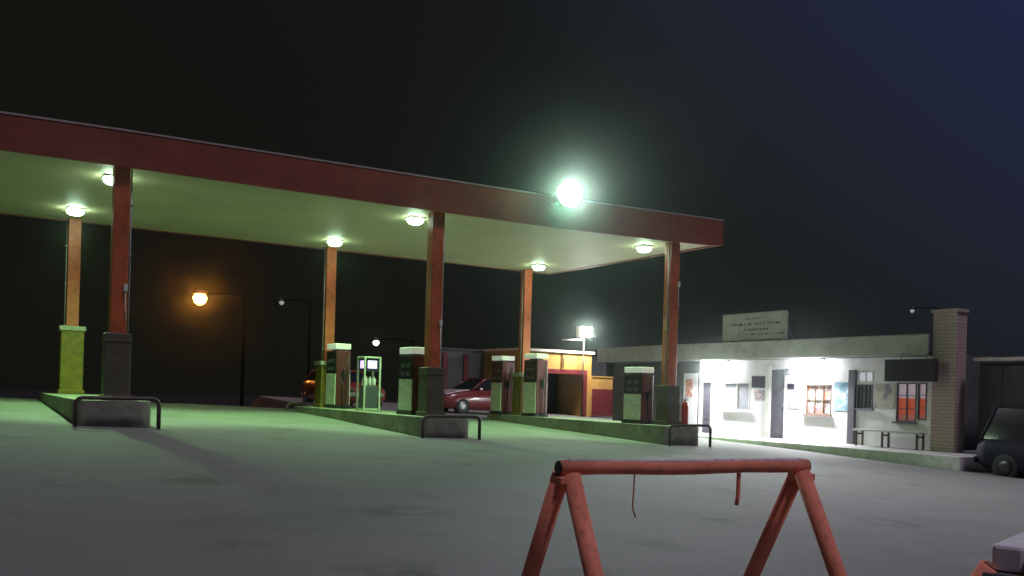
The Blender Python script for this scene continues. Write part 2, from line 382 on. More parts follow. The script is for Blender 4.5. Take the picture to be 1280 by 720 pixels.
# ------------------------------------------------------------------ fuel pumps
def fuel_pump(x, y, z, h, label, lit=True, w=.21, d=.37):
    """white faces to the lanes (+-x), dark red ends (+-y)"""
    t = thing('fuel_pump', label, 'fuel pump', (x, y, z), 0, 'fuel pumps on the islands')
    hb = h - .19
    MB().box(-w - .02, w + .02, -d - .02, d + .02, .0, .09, .01).build('plinth', BLACK, t)
    b = MB().box(-w + .02, w - .02, -d, d, .092, hb, .015); b.build('body', PUMPR, t)
    for s in (-1, 1):
        MB().box(s * (w - .015) - .018, s * (w - .015) + .018, -d + .03, d - .03, .10, hb * .60, .008).build('front_panel', PUMPW, t)
        dp = MB().box(s * (w - .015) - .014, s * (w - .015) + .014, -d + .03, d - .03, hb * .60 + .012, hb - .01, .006).build('display_panel', BLACK, t)
        for yy in (-d * .45, d * .25):
            for zz in (hb * .66, hb * .80): MB().box(s * w - .004 if s > 0 else -w - .006, s * w + .006 if s > 0 else -w + .004, yy - .06, yy + .12, zz, zz + .09, .002).build('dial', GREYDOOR, dp)
    MB().box(-w, w, -d + .02, d - .02, hb + .045, h - .002, .012).build('header_sign', L_HEAD if lit else PUMPW, t)
    MB().box(-w * .5, w * .5, -d * .6, d * .6, hb + .001, hb + .044, .004).build('header_neck', BLACK, t)
    n = MB().box(-.05, .05, -d - .05, -d - .002, hb * .50, hb * .64, .006); n.tube([(0, -d - .03, hb * .63), (0, -d - .075, hb * .70), (0, -d - .05, hb * .50)], .016, 7)
    n.build('nozzle', BLACK, t)
    hs = MB(); pts = []
    for k in range(13):
        a = k / 12; pts.append((w * .55 - .17 * a, -d - .03 - .05 * math.sin(a * math.pi), hb * .9 - (hb * .72) * math.sin(a * math.pi) * (1 if a < .5 else .98) - hb * .38 * a))
    hs.tube(pts, .014, 7); hs.build('hose', RUBBER, t)
    return t
fuel_pump(.02, 1.0, ITOP[1], 1.50, 'white and dark red fuel pump close behind the middle front column')
fuel_pump(0.02, 5.72, ITOP[1], 1.72, 'fuel pump with bright header and dark red end beside the middle rear column')
fuel_pump(6.42, .92, ITOP[2], 1.46, 'white fronted fuel pump with dark dials close behind the front column by the shop')
fuel_pump(6.33, 5.72, ITOP[2], 1.90, 'tall white and maroon fuel pump in front of the ochre garage')
fuel_pump(6.2, 7.45, ITOP[2], 1.86, 'dim fuel pump half hidden behind the rear column and its yellow casing', True, .24, .34)
# small cabinet with a violet display
cb = thing('display_cabinet', 'small open framed cabinet with glowing violet display between two fuel pumps', 'cabinet', (.0, 3.55, ITOP[1]))
f = MB()
for sx in (-.20, .20):
    for sy in (-.22, .22): f.box(sx - .02, sx + .02, sy - .02, sy + .02, .0, 1.30, .004)
f.box(-.22, .22, -.24, .24, 1.302, 1.34, .006); f.box(-.178, .178, -.198, .198, .02, .07); f.build('frame', PUMPW, cb)
MB().box(-.17, .17, -.19, .19, .072, .62, .01).build('body', GREYDOOR, cb)
k = MB()
for q in range(6): k.lathe([(.035, 0), (.04, .02), (.04, .16), (.015, .20), (.015, .23)], (-.11 + .11 * (q % 3), -.08 + .16 * (q // 3), .622), 10)
k.build('bottles', WPAINT, cb)
MB().box(-.175, .175, -.20, .20, .98, 1.298, .01).build('display_box', PURPLE, cb)
MB().box(-.12, .12, -.212, -.203, 1.05, 1.24, .003).build('display', L_DISP, cb)
MB().box(-.186, -.178, -.12, .12, 1.05, 1.24, .003).build('display', L_DISP, cb)
# fire extinguisher by the right front column
fe = thing('fire_extinguisher', 'red fire extinguisher standing beside the foot of the column by the shop', 'extinguisher', (7.09, -.12, ITOP[2]))
MB().lathe([(.085, 0), (.095, .01), (.095, .50), (.075, .57), (.03, .60), (.03, .63)], (0, 0, 0), 18).build('cylinder_body', EXT, fe)
v = MB().box(-.02, .02, -.10, .04, .632, .66, .004); v.box(-.015, .015, -.12, .02, .68, .70, .004); v.build('valve_handle', BLACK, fe)
MB().tube([(.0, .04, .645), (.07, .09, .60), (.10, .06, .40), (.10, .04, .15)], .013, 7).build('hose', RUBBER, fe)

# ------------------------------------------------------------------ shop
SX = 12.34; SZ = -.24; FXX = 11.8
pm = MB(); pm.box(10.55, SX + .3, -5.5, 9.8, -1.1, SZ, .02)
struct(pm.build('pavement', PAVE))
struct(MB().box(10.40, 10.547, -5.5, 9.8, -1.1, SZ + .006, .02).build('kerb', mat('kerb whitened as lit', (.66, .65, .62), .7, var=.2, scale=3, bump=.4, dirt=(.3, .29, .27), dirt_amt=.7, dscale=5)))  # kerb coloured white for the light catching its edge
shop = thing('shop_building', 'long low shop with grey fascia and floodlit white front wall', 'shop', (SX, 0, SZ))
def Z(z): return z - SZ
def SB(): return MB()
# front wall, pieces butted around the openings (local x = 0 at wall face)
WY0, WY1 = -3.735, 9.6; WTOP = Z(2.12)
opens = [(4.46, 4.86, .0, Z(1.42)),        # narrow door
         (2.74, 3.86, Z(.55), Z(1.43)),    # window
         (1.37, 1.90, .0, Z(1.83)),        # grey door
         (-.36, .54, Z(.53), Z(1.38)),     # display window
         (-1.72, -1.22, Z(1.46), Z(1.76)), # transom
         (-1.72, -1.22, Z(.75), Z(1.40)),  # grille
         (-3.03, -2.44, Z(.44), Z(1.46)),  # red window
         (-3.32, -3.06, Z(.50), Z(1.46))]
w = MB(); ysb = sorted({WY0, WY1} | {o[0] for o in opens} | {o[1] for o in opens})
for a, b in zip(ysb, ysb[1:]):
    hs = sorted([(o[2], o[3]) for o in opens if o[0] <= a and o[1] >= b])
    z = 0.002
    for (l, h) in hs:
        if l > z + .01: w.box(0, .2, a, b, z, l)
        z = h
    if WTOP > z + .01: w.box(0, .2, a, b, z, WTOP)
bmesh.ops.remove_doubles(w.bm, verts=w.bm.verts, dist=1e-4)
w.build('wall', WALLW, shop)
sw = MB(); sw.box(.21, 5.5, WY1 - .2, WY1, .0, WTOP); sw.box(.21, 5.5, WY0, WY0 + .2, .0, WTOP); sw.box(5.3, 5.5, WY0 + .21, WY1 - .21, .0, WTOP)
sw.build('side_wall', GREYWALL, shop)
rf = MB(); rf.box(FXX - SX + .06, 5.7, WY0 + .02, WY1 + .3, WTOP + .002, WTOP + .10); rf.build('roof', GREYWALL, shop)
fa = MB(); fa.box(FXX - SX - .03, FXX - SX + .055, -3.69, WY1 + .32, Z(2.13), Z(2.63), .008)
for zz in (2.24, 2.36, 2.48): fa.box(FXX - SX - .036, FXX - SX - .031, -3.68, WY1 + .30, Z(zz), Z(zz) + .012)
fa.build('fascia', FASCG, shop)
MB().box(FXX - SX - .05, FXX - SX + .07, -3.685, WY1 + .33, Z(2.632), Z(2.665), .006).build('roof_edge', TRIM, shop)
dd = MB(); dd.box(-.02, -.002, 5.0, WY1, .05, Z(2.1)); dd.build('painted_shade_sheet', GREYWALL, shop)  # grey sheet stands in for the weaker light on this wall end
pn = MB(); pn.box(-.045, -.022, 5.05, 5.72, .06, Z(1.72), .006); pn.build('white_panel', WALLW, shop)
def poster(y0, y1, z0, z1, m, name='poster', x=-.012, label=None, parent=shop):
    o = MB().box(x - .006, x + .004, y0, y1, Z(z0), Z(z1), .002).build(name, m, parent)
    if label: o['label'] = label
    return o
def pic_mat(name, cols, scale):
    m = bpy.data.materials.new(name); m.use_nodes = True; nt = m.node_tree; N = nt.nodes; L = nt.links
    tc = N.new('ShaderNodeTexCoord'); n = N.new('ShaderNodeTexNoise'); n.inputs['Scale'].default_value = scale; n.inputs['Detail'].default_value = 3
    rp = N.new('ShaderNodeValToRGB'); rp.color_ramp.interpolation = 'EASE'
    e = rp.color_ramp.elements; e[0].position = .3; e[0].color = (*cols[0], 1); e[1].position = .7; e[1].color = (*cols[-1], 1)
    for i, c in enumerate(cols[1:-1]): q = e.new(.3 + .4 * (i + 1) / (len(cols) - 1)); q.color = (*c, 1)
    L.new(tc.outputs['Object'], n.inputs['Vector']); L.new(n.outputs['Fac'], rp.inputs['Fac']); L.new(rp.outputs['Color'], N['Principled BSDF'].inputs['Base Color'])
    N['Principled BSDF'].inputs['Roughness'].default_value = .4
    return m
P_RED = pic_mat('faded red print', [(.7, .65, .62), (.6, .22, .14), (.75, .6, .55)], 5)
P_MIX = pic_mat('mixed print', [(.7, .7, .72), (.22, .22, .3), (.7, .5, .4), (.6, .6, .65)], 9)
P_BLUE = pic_mat('pale blue print', [(.12, .25, .36), (.3, .45, .55), (.8, .85, .9)], 3.2)
P_GOOD = pic_mat('goods on shelves', [(.5, .5, .5), (.75, .3, .15), (.12, .14, .2), (.8, .75, .6), (.2, .3, .25)], 8)
P_PATCH = pic_mat('faded beige print', [(.35, .33, .28), (.5, .47, .4), (.2, .19, .22)], 3)
poster(5.27, 5.60, .93, 1.52, P_RED, x=-.052, label='faded red and white poster')
poster(2.12, 2.66, 1.27, 1.63, PURPLE, 'sign_plate', label='dark purple rectangular sign')
poster(2.14, 2.54, .90, 1.20, P_MIX)
poster(.90, 1.34, 1.66, 1.85, GREYDOOR, 'sign_plate')
poster(.98, 1.24, 1.23, 1.40, PURPLE, 'sign_plate')
poster(.74, 1.20, .67, 1.10, P_MIX)
poster(-.96, -.46, .66, 1.46, P_BLUE, label='tall pale blue poster')
poster(-2.40, -1.80, .77, 1.42, P_PATCH)
MB().box(-.10, -.002, -1.20, -.99, .004, Z(1.80), .006).build('post', GREYDOOR, shop)
MB().box(-.05, -.002, 1.905, 2.06, .004, Z(1.95), .006).build('post', WPAINT, shop)
GLASSL = emis('lit window glass', (.85, .9, 1.), .45, (.3, .3, .32))
GLASSR = None
def window(y0, y1, z0, z1, pane, bars=1, hbars=0, fm=WPAINT, sill=True, grille=False, name='window'):
    fr = MB(); t = .035
    for a, b, c, d in ((y0 + .002, y0 + t, z0 + .002, z1 - .002), (y1 - t, y1 - .002, z0 + .002, z1 - .002), (y0 + t, y1 - t, z1 - t, z1 - .002), (y0 + t, y1 - t, z0 + .002, z0 + t)):
        fr.box(-.015, .06, a, b, Z(c), Z(d), .003)
    for k in range(bars): yy = y0 + (y1 - y0) * (k + 1) / (bars + 1); fr.box(.0, .05, yy - .012, yy + .012, Z(z0 + t), Z(z1 - t))
    for k in range(hbars): zz = z0 + (z1 - z0) * (k + 1) / (hbars + 1); fr.box(.008, .045, y0 + t, y1 - t, Z(zz) - .009, Z(zz) + .009)
    f = fr.build(name, fm, shop)
    MB().box(.055, .07, y0 + t, y1 - t, Z(z0 + t), Z(z1 - t)).build('pane', pane, f)
    if sill: MB().box(-.09, -.016, y0 - .06, y1 + .06, Z(z0) - .05, Z(z0) - .002, .006).build('sill', fm, f)
    return f
BROWNF = mat('brown window frame paint', (.20, .13, .10), .5)
PANEG = mat('grey window glass', (.32, .33, .36), .15, bump=0, var=.2, scale=2)
window(2.74, 3.86, .55, 1.43, PANEG, 1, 0)
f = window(-.36, .54, .53, 1.38, P_GOOD, 2, 1, BROWNF)
window(-1.72, -1.22, 1.46, 1.76, GLASSL, 1, 0, WPAINT, False)
window(-1.72, -1.22, .75, 1.40, PANEG, 3, 3, GREYDOOR, True)
P_CURT = bpy.data.materials.new('lit red curtain'); P_CURT.use_nodes = True
def curtain():
    nt = P_CURT.node_tree; N = nt.nodes; L = nt.links; b = N['Principled BSDF']; tc = N.new('ShaderNodeTexCoord'); sp = N.new('ShaderNodeSeparateXYZ'); L.new(tc.outputs['Object'], sp.inputs[0])
    rp = N.new('ShaderNodeValToRGB'); mp = N.new('ShaderNodeMapRange'); mp.inputs['From Min'].default_value = Z(.45); mp.inputs['From Max'].default_value = Z(1.46); L.new(sp.outputs['Z'], mp.inputs['Value'])
    e = rp.color_ramp.elements; rp.color_ramp.interpolation = 'CONSTANT'; e[0].color = (.30, .10, .085, 1); e[1].position = .60; e[1].color = (.42, .34, .38, 1)
    q = e.new(.18); q.color = (.42, .075, .035, 1)
    L.new(mp.outputs['Result'], rp.inputs['Fac']); L.new(rp.outputs['Color'], b.inputs['Base Color']); L.new(rp.outputs['Color'], b.inputs['Emission Color']); b.inputs['Emission Strength'].default_value = .5
curtain()
fr = window(-3.03, -2.44, .44, 1.46, P_CURT, 1, 2, GREYDOOR, True); fr['label'] = 'barred window lit red from inside'
window(-3.32, -3.06, .50, 1.46, P_CURT, 0, 2, GREYDOOR, False)
def door(y0, y1, z1, m):
    d = MB().box(.03, .075, y0 + .01, y1 - .01, .008, z1 - .01, .004); d.build('door', m, shop)
    d = [o for o in shop.children if o.name.startswith('door')][-1]
    k = MB(); n = 4
    for q in range(n):
        za, zb = .10 + q * (z1 - .2) / n, .04 + (q + 1) * (z1 - .2) / n
        k.box(.020, .029, y0 + .08, y1 - .08, za, zb, .004)
    k.build('panel', m, d)
    MB().box(-.0, .029, y0 + .04, y0 + .07, z1 * .45, z1 * .45 + .12, .004).build('handle', STEEL, d)
door(4.46, 4.86, Z(1.42), GREYDOOR); door(1.37, 1.90, Z(1.83), GREYDOOR)
# brick pier at the end
pr = MB().box(11.90 - SX, 12.32 - SX, -4.36, -3.74, -.45, Z(3.17)); pr.box(11.86 - SX, 12.335 - SX, -4.40, -3.70, Z(3.172), Z(3.26), .01)
pr.build('brick_pier', BRICK, shop)
# inside darkness: back plane of the rooms is the solid side walls; lintel over the openings keeps light out
# awning sign
aw = thing('box_sign', 'dark blank box sign hanging under the shop fascia over the red lit window', 'sign', (11.62, -3.34, 1.47))
MB().box(-.06, .06, -.72, .72, 0, .56, .02).build('panel', DKBLUE, aw)
h = MB()
for yy in (-.4, .3): h.tube([(.03, yy, .55), (.03, yy, .69), (.152, yy, .72)], .012, 6)
h.build('hanger', STEEL, aw)
# roof sign
rs = thing('roof_sign', 'grey signboard with rows of faded lettering on the shop roof edge', 'sign', (11.95, 2.27, 2.66))
MB().box(-.03, .03, -1.30, 1.30, .06, .86, .006).build('board', FASCG, rs)
MB().box(-.045, -.032, -1.31, 1.31, .855, .885).build('frame', TRIM, rs)
def letter_mat():                                # lettering worn past reading: broken dark strokes
    m = bpy.data.materials.new('worn dark lettering'); m.use_nodes = True; nt = m.node_tree; N = nt.nodes; L = nt.links
    tc = N.new('ShaderNodeTexCoord'); mp = N.new('ShaderNodeMapping'); mp.inputs['Scale'].default_value = (1, 16, 7); n = N.new('ShaderNodeTexNoise'); n.inputs['Scale'].default_value = 1.; n.inputs['Detail'].default_value = 2
    L.new(tc.outputs['Object'], mp.inputs['Vector']); L.new(mp.outputs['Vector'], n.inputs['Vector'])
    rp = N.new('ShaderNodeValToRGB'); e = rp.color_ramp.elements; e[0].position = .46; e[0].color = (.12, .12, .12, 1); e[1].position = .54; e[1].color = (.50, .50, .48, 1)
    L.new(n.outputs['Fac'], rp.inputs['Fac']); L.new(rp.outputs['Color'], N['Principled BSDF'].inputs['Base Color']); return m
LETTER = letter_mat()
for (z, a, b, hh) in ((.68, -.3, .45, .05), (.50, -1.05, 1.0, .08), (.34, -.6, .5, .06), (.20, -1.2, .1, .05)):
    MB().box(-.036, -.031, a, b, z, z + hh).build('lettering', LETTER, rs)
for yy in (-1.1, 0, 1.1):
    st = MB(); st.box(.032, .07, yy - .02, yy + .02, .004, .80); st.tube([(.06, yy, .7), (.55, yy, .012)], .015, 6); st.build('stand', STEEL, rs)
# tube lamps under the overhang
def tube_lamp(y, label):
    t = thing('tube_lamp', label, 'lamp', (12.06, y, 2.118), 0, 'white lamps under the shop overhang')
    MB().box(-.07, .07, -.62, .62, -.05, -.0, .008).build('fitting', WPAINT, t)
    b = MB().box(-.12, .02, -.56, .56, -.42, -.052, .06); b.build('diffuser', L_TUBE, t)
    ld = bpy.data.lights.new('shop_lamp', 'AREA'); ld.shape = 'RECTANGLE'; ld.size = .16; ld.size_y = 1.2; ld.energy = 270; ld.color = (.93, .94, 1.)
    lo = bpy.data.objects.new('shop_lamp', ld); col.objects.link(lo); lo.parent = t; lo.location = (-.14, 0, -.44); lo.rotation_euler = (0, R(40), 0)
tube_lamp(4.0, 'white tube lamp above the narrow door at the shop end near the pumps')
tube_lamp(.3, 'white tube lamp above the shop display window and blue poster')
# bench
bn = thing('bench', 'low grey bench on the shop pavement below the red lit window', 'bench', (11.92, -2.55, SZ))
MB().box(-.18, .18, -1.0, 1.0, .40, .445, .01).build('seat', FASCG, bn)
for yy in (-.9, .1, .9):
    l = MB().box(-.15, -.11, yy - .025, yy + .025, 0, .398, .004); l.box(.11, .15, yy - .025, yy + .025, 0, .398, .004); l.box(-.108, .108, yy - .018, yy + .018, .30, .34); l.build('leg', DARKPIPE, bn)

# dark lean-to right of the pier
sh = thing('lean_to_shed', 'dark lean-to shed with pale gutter beyond the brick pier', 'shed', (12.45, -6.7, -.6))
m = MB()
for k in range(14): m.box(-.0 + .012 * (k % 2), .05 + .012 * (k % 2), -1.85 + k * .28, -1.85 + (k + 1) * .28 - .003, 0, 2.55)
m.build('wall', DARKIN, sh)
MB().prism([(-.15, 2.56), (3.5, 2.9), (3.5, 2.96), (-.15, 2.62)], 'y', -1.9, 2.1).build('roof', GREYWALL, sh)
MB().box(-.26, -.155, -1.9, 2.08, 2.58, 2.67, .01).build('gutter', TRIM, sh)

# ------------------------------------------------------------------ ochre garage behind the islands
gx, gy, g0 = 10.9, 14., gz(12.5, 14.)
ga = thing('ochre_garage', 'small ochre walled garage with maroon framed dark doorway behind the pumps', 'garage', (gx, gy, g0))
H = 2.62 - g0
m = MB(); m.box(0, .62, 0, .2, -.1, H); m.box(3.40, 3.62, 0, .2, -.1, H); m.box(.62, 3.40, 0, .2, 1.94 - g0, H)
m.box(0, .2, .202, 4, -.1, H); m.box(3.42, 3.62, .202, 4, -.1, H); m.box(.202, 3.418, 3.8, 4, -.1, H); bmesh.ops.remove_doubles(m.bm, verts=m.bm.verts, dist=1e-4)
m.build('wall', YELLOW, ga)
MB().box(-.08, 3.70, -.10, 4.1, H + .002, H + .11, .01).build('roof', WPAINT, ga)
m = MB(); m.box(.62, .86, -.02, .08, 0, 1.93 - g0, .005); m.box(3.22, 3.40, -.02, .08, 0, 1.93 - g0, .005); m.box(.862, 3.218, -.02, .08, 1.74 - g0, 1.93 - g0, .005)
m.build('door_frame', MAROON, ga)
m = MB(); m.box(.9, 3.2, 1.9, 1.95, 0.02, 1.9 - g0); m.build('darkness_sheet', BLACK, ga)  # black sheet added to keep the doorway dark
m = MB().box(3.64, 4.75, -.05, .15, .0, 1.65 - g0); m.box(3.63, 4.77, -.08, .18, 1.652 - g0, 1.70 - g0, .005); m.build('low_wall', YELLOW, ga)
MB().box(3.65, 4.74, -.075, -.053, .0, 1.15 - g0).build('dado', MAROON, ga)
m = MB(); m.tube([(2.1, -.06, 1.9 - g0 + .1), (2.1, -.06, 2.5 - g0 + .1)], .03, 8); m.build('downpipe', DARKPIPE, ga)
# yard lamp on a pole beside the garage
yl = thing('yard_lamp', 'bright white lamp on a thin pole in front of the ochre garage', 'lamp', (13.80, 13.62, gz(13.8, 13.62)))
zl = 3.5 - gz(13.8, 13.62)
m = MB(); m.tube([(0, 0, -.05), (0, 0, zl - .12)], .04, 10, .03); m.build('pole', DARKPIPE, yl)
m = MB(); m.tube([(0, -.02, zl - .30), (-1.1, -.02, zl - .36)], .022, 8); m.build('arm', WPAINT, yl)
MB().box(-.32, .32, -.16, .16, zl - .20, zl + .24, .03).build('housing', WPAINT, yl)
MB().box(-.29, .29, -.19, -.163, zl - .17, zl + .21, .012).build('lens', L_YARD, yl)
ld = bpy.data.lights.new('yard_light', 'SPOT'); ld.energy = 600; ld.color = (1., .93, .80); ld.spot_size = R(165); ld.spot_blend = .5; ld.shadow_soft_size = .2
lo = bpy.data.objects.new('yard_light', ld); col.objects.link(lo); lo.parent = yl; lo.location = (-.1, -.45, zl - .05); lo.rotation_euler = (R(14), 0, 0)
# boundary wall with maroon piers
bw0 = gz(10, 17)
bw = thing('boundary_wall', 'dim grey wall with maroon piers behind the forecourt', 'wall', (8.6, 17., bw0))
m = MB().box(0, 9, 0, .2, -.3, 2.65 - bw0); m.box(-.03, 9.03, -.04, .24, 2.652 - bw0, 2.72 - bw0, .01); m.build('panel', GREYWALL, bw)
for k in range(5): MB().box(.3 + k * 1.0, .52 + k * 1.0, -.09, -.002, -.3, 2.5 - bw0, .01).build('pier', MAROON, bw)

# ------------------------------------------------------------------ cars (x = length, nose to -x)
def car(label, cat, x, y, rz, paint, L=4.1, W=1.66, H=1.42, bonnet=None, name='parked_car', van=False):
    z = min(gz(x + a, y + b) for a in (-1, 1) for b in (-1, 1)) + .02
    t = thing(name, label, cat, (x, y, z), rz)
    hw = W / 2; l = L / 2
    # lower body lofted along the length
    st = [(-l, .40, .62, .80), (-l + .12, .26, .70, .92), (-l + .55, .22, .80, 1.), (-l + 1.25, .20, .90, 1.), (0, .20, .93, 1.), (l - .95, .20, .94, 1.), (l - .25, .24, .92, .97), (l, .36, .80, .86)]
    m = MB(); rings = []
    for (x0, zb, zt, k) in st:
        w_ = hw * k
        ring = [(-w_ * .90, zb), (-w_, zb + .12), (-w_, (zb + zt) / 2 + .05), (-w_ * .95, zt - .05), (-w_ * .84, zt), (w_ * .84, zt), (w_ * .95, zt - .05), (w_, (zb + zt) / 2 + .05), (w_, zb + .12), (w_ * .90, zb)]
        rings.append([m.bm.verts.new((x0, yy, zz)) for yy, zz in ring])
    for i in range(len(rings) - 1):
        for k in range(10):
            f = m.bm.faces.new((rings[i][k], rings[i][(k + 1) % 10], rings[i + 1][(k + 1) % 10], rings[i + 1][k])); f.smooth = True
    m.bm.faces.new(rings[0]); m.bm.faces.new(rings[-1][::-1])
    m.build('body', paint, t)
    # cabin: glass core, roof and pillars
    xb0, xt0, xt1, xb1 = (-l + 1.15, -l + 1.85, l - (.75 if not van else .35), l - (.25 if not van else .12))
    zb, zt = .90, H; wb, wt = hw * .88, hw * .70
    def cab(xa, xb_, xc, xd, w0, w1, z0, z1, mm):
        A = [mm.bm.verts.new(p) for p in ((xa, -w0, z0), (xd, -w0, z0), (xd, w0, z0), (xa, w0, z0))]
        B = [mm.bm.verts.new(p) for p in ((xb_, -w1, z1), (xc, -w1, z1), (xc, w1, z1), (xb_, w1, z1))]
        mm.bm.faces.new(A[::-1]); mm.bm.faces.new(B)
        for i in range(4): mm.bm.faces.new((A[i], A[(i + 1) % 4], B[(i + 1) % 4], B[i]))
    g = MB(); cab(xb0, xt0, xt1, xb1, wb, wt, zb, zt - .03, g); g.build('glass', CARGLASS, t)
    r = MB(); r.box(xt0 - .04, xt1 + .04, -wt - .012, wt + .012, zt - .05, zt + .01, .03)
    for s in (-1, 1):
        for (p, q) in (((xb0, wb), (xt0, wt)), (((xb0 + xb1) / 2, wb), ((xt0 + xt1) / 2, wt)), ((xb1, wb), (xt1, wt))):
            r.tube([(p[0], s * p[1], zb - .02), (q[0], s * q[1], zt - .03)], .035, 6)
    r.build('roof', paint, t)
    if bonnet is not None: MB().prism([(-l + .16, .725), (-l + .55, .815), (-l + 1.12, .905), (-l + 1.12, .925), (-l + .55, .838), (-l + .16, .745)], 'y', -hw * .80, hw * .80).build('bonnet', bonnet, t)  # pale colour paints the lamp's reflection on the bonnet
    for sx in (-l + .78, l - .72):
        for s in (-1, 1):
            Mx = Matrix.Translation((sx, s * (hw - .10), .31)) @ Matrix.Rotation(R(90), 4, 'X')
            wh = MB(); wh.lathe([(.20, -.105), (.28, -.10), (.305, -.06), (.305, .06), (.28, .10), (.20, .105)], (0, 0, 0), 22, Mx); wo = wh.build('wheel', RUBBER, t)
            rm = MB(); rm.lathe([(.06, -.112), (.19, -.108), (.19, .108), (.06, .112)], (0, 0, 0), 18, Mx); rm.build('rim', BLACK if van else STEEL, wo)
    for s in (-1, 1):
        MB().box(l - .07, l + .012, s * hw * .62 - .12, s * hw * .62 + .12, .62, .78, .02).build('tail_lamp', TAIL, t)
        MB().box(-l - .01, -l + .10, s * hw * .55 - .14, s * hw * .55 + .14, .56, .68, .02).build('headlight', HLAMP, t)
        MB().box(-l + 1.35, -l + 1.5, s * hw * 1.02, s * (hw * 1.02 + .14), .90, 1.0, .02).build('mirror', paint, t)
    MB().box(l - .02, l + .07, -hw * .88, hw * .88, .36, .50, .03).build('rear_bumper', paint if van else STEEL, t)
    MB().box(-l - .06, -l + .03, -hw * .78, hw * .78, .40, .54, .03).build('front_bumper', STEEL, t)
    MB().box(l + .012, l + .03, -.25, .25, .56, .67, .004).build('number_plate', CARPALE, t)
    return t
car('red car seen tail on between the pumps of the middle island', 'car', 2.55, 12.0, R(90), CARRED, 4.0, 1.70, 1.28)
car('dark red car, lamp sheen painted pale on its bonnet, parked sideways behind the far island', 'car', 7.95, 11.9, R(3), CARMAR, 4.1, 1.64, 1.36, CARPALE)
car('dark navy van parked in the shade before the lean-to shed', 'van', 11.35, -8.05, R(90), CARNAVY, 4.6, 1.75, 1.62, None, 'parked_van', True)

# ------------------------------------------------------------------ barriers
def barrier(label, p, rz, length, h, barm, legm, rod=True, brace=False):
    t = thing('trestle_barrier', label, 'barrier', (p[0], p[1], gz(*p[:2]) - .004), rz, 'pipe trestle barriers')
    hl = length / 2
    b = MB()
    if brace: b.box(-hl - .02, hl + .02, -.04, .04, h - .035, h + .035, .010)
    else: b.tube([(-hl - .03, 0, h)] + [(-hl + length * k / 8, 0, h + .004 * math.sin(k * 1.3)) for k in range(1, 8)] + [(hl + .03, 0, h)], .036, 16)
    b.build('top_bar', barm, t)
    for s in (-1, 1):
        for e in (-1, 1):
            m = MB(); m.tube([(s * (hl - .01 + .012 * e), e * .03, h - .035), (s * (hl - .01 + .012 * e), e * .52, .0)], .043, 14)
            m.box(s * hl - .07, s * hl + .07, e * .52 - .05, e * .52 + .05, .0, .012, .003)
            m.build('leg', legm, t)
        c = MB(); c.box(s * hl - .048, s * hl + .048, -.055, .055, h - .075, h - .038, .006)
        if brace:
            Mx = Matrix.Translation((s * hl, -.062, h - .02)) @ Matrix.Rotation(R(90), 4, 'X'); c.lathe([(.045, -.012), (.05, 0), (.035, .012), (.018, .014), (.018, .03)], (0, 0, 0), 14, Mx)
        c.build('clamp', STEEL if brace else legm, t)
        MB().lathe([(.034, 0), (.036, .004), (.030, .008)], (0, 0, 0), 14, Matrix.Translation((s * (hl + .031), 0, h)) @ Matrix.Rotation(R(90 * s), 4, 'Y')).build('end_cap', BLACK, t) if not brace else None
    if rod:
        m = MB(); m.tube([(.30, 0, h - .034), (.30, 0, h - .10), (.298, .0, h - .16), (.29, 0, h - .20)], .011, 8); m.build('hanging_rod', legm, t)
        m = MB(); m.tube([(-.33, 0, h - .034), (-.325, .01, h - .12), (-.335, 0, h - .20), (-.31, .01, h - .245)], .004, 6); m.build('hanging_wire', legm, t)
    if brace:
        for s in (-1, 1): MB().box(s * (hl - .11) - .02, s * (hl - .11) + .02, -.045, -.005, .0, h - .046, .005).build('post', barm, t)
    return t
bb = barrier('orange red pipe trestle standing alone before the forecourt', (-5.655, -14.25), R(-6.9), 1.43, .905, BARRED, BARRED)
w_ = MB(); w_.tube([(-.70, -.010, .905 + .030), (.70, -.010, .905 + .030)], .013, 6)  # pale strip paints a gloss highlight along the top of the bar
w_.build('highlight_strip', PIPEGLINT, bb)
barrier('white barred trestle with red legs cut off at the bottom corner', (-5.72, -16.085), R(18), 1.43, .905, BARWHITE, BARRED, False, True)

# ------------------------------------------------------------------ far lamps
def street_lamp(p, h0, r, lens, label, light=None, arm=2.2):
    z = gz(p[0], p[1])
    t = thing('street_lamp', label, 'street lamp', (p[0], p[1], z), R(-32), 'street lamps in the dark')
    hz = p[2] - z
    m = MB(); m.tube([(arm, 0, -.1), (arm, 0, hz * .6), (arm, 0, hz + .1)], .09, 10, .05); m.build('pole', NIGHTPOLE, t)
    m = MB(); m.tube([(arm, 0, hz + .1), (arm * .6, 0, hz + .22), (0, 0, hz + .2)], .035, 8); m.build('arm', NIGHTPOLE, t)
    m = MB(); m.lathe([(r * .7, .0), (r * 1.25, .02), (r * 1.0, .12), (.05, .2)], (0, 0, hz + r * .55), 14); m.build('lamp_hood', DARKPIPE, t)
    m = MB(); m.lathe([(r * .3, -r), (r * .75, -r * .65), (r, 0), (r * .75, r * .4), (r * .5, r * .5)], (0, 0, hz), 14); m.build('lamp_bulb', lens, t)
    if light:
        ld = bpy.data.lights.new('street_light', 'POINT'); ld.energy = light; ld.color = (1., .40, .08); ld.shadow_soft_size = r
        lo = bpy.data.objects.new('street_light', ld); col.objects.link(lo); lo.parent = t; lo.location = (0, 0, hz - r - .1)
street_lamp((1.487, 28.744, 5.1), 0, .33, L_SOD, 'glowing orange sodium street lamp far off in the dark')
street_lamp((12.54, 51.29, 7.25), 0, .20, L_FARDIM, 'very dim grey street lamp far beyond the canopy')
street_lamp((12.85, 33.5, 3.66), 0, .20, L_FAR, 'small pale street lamp low above the red car')
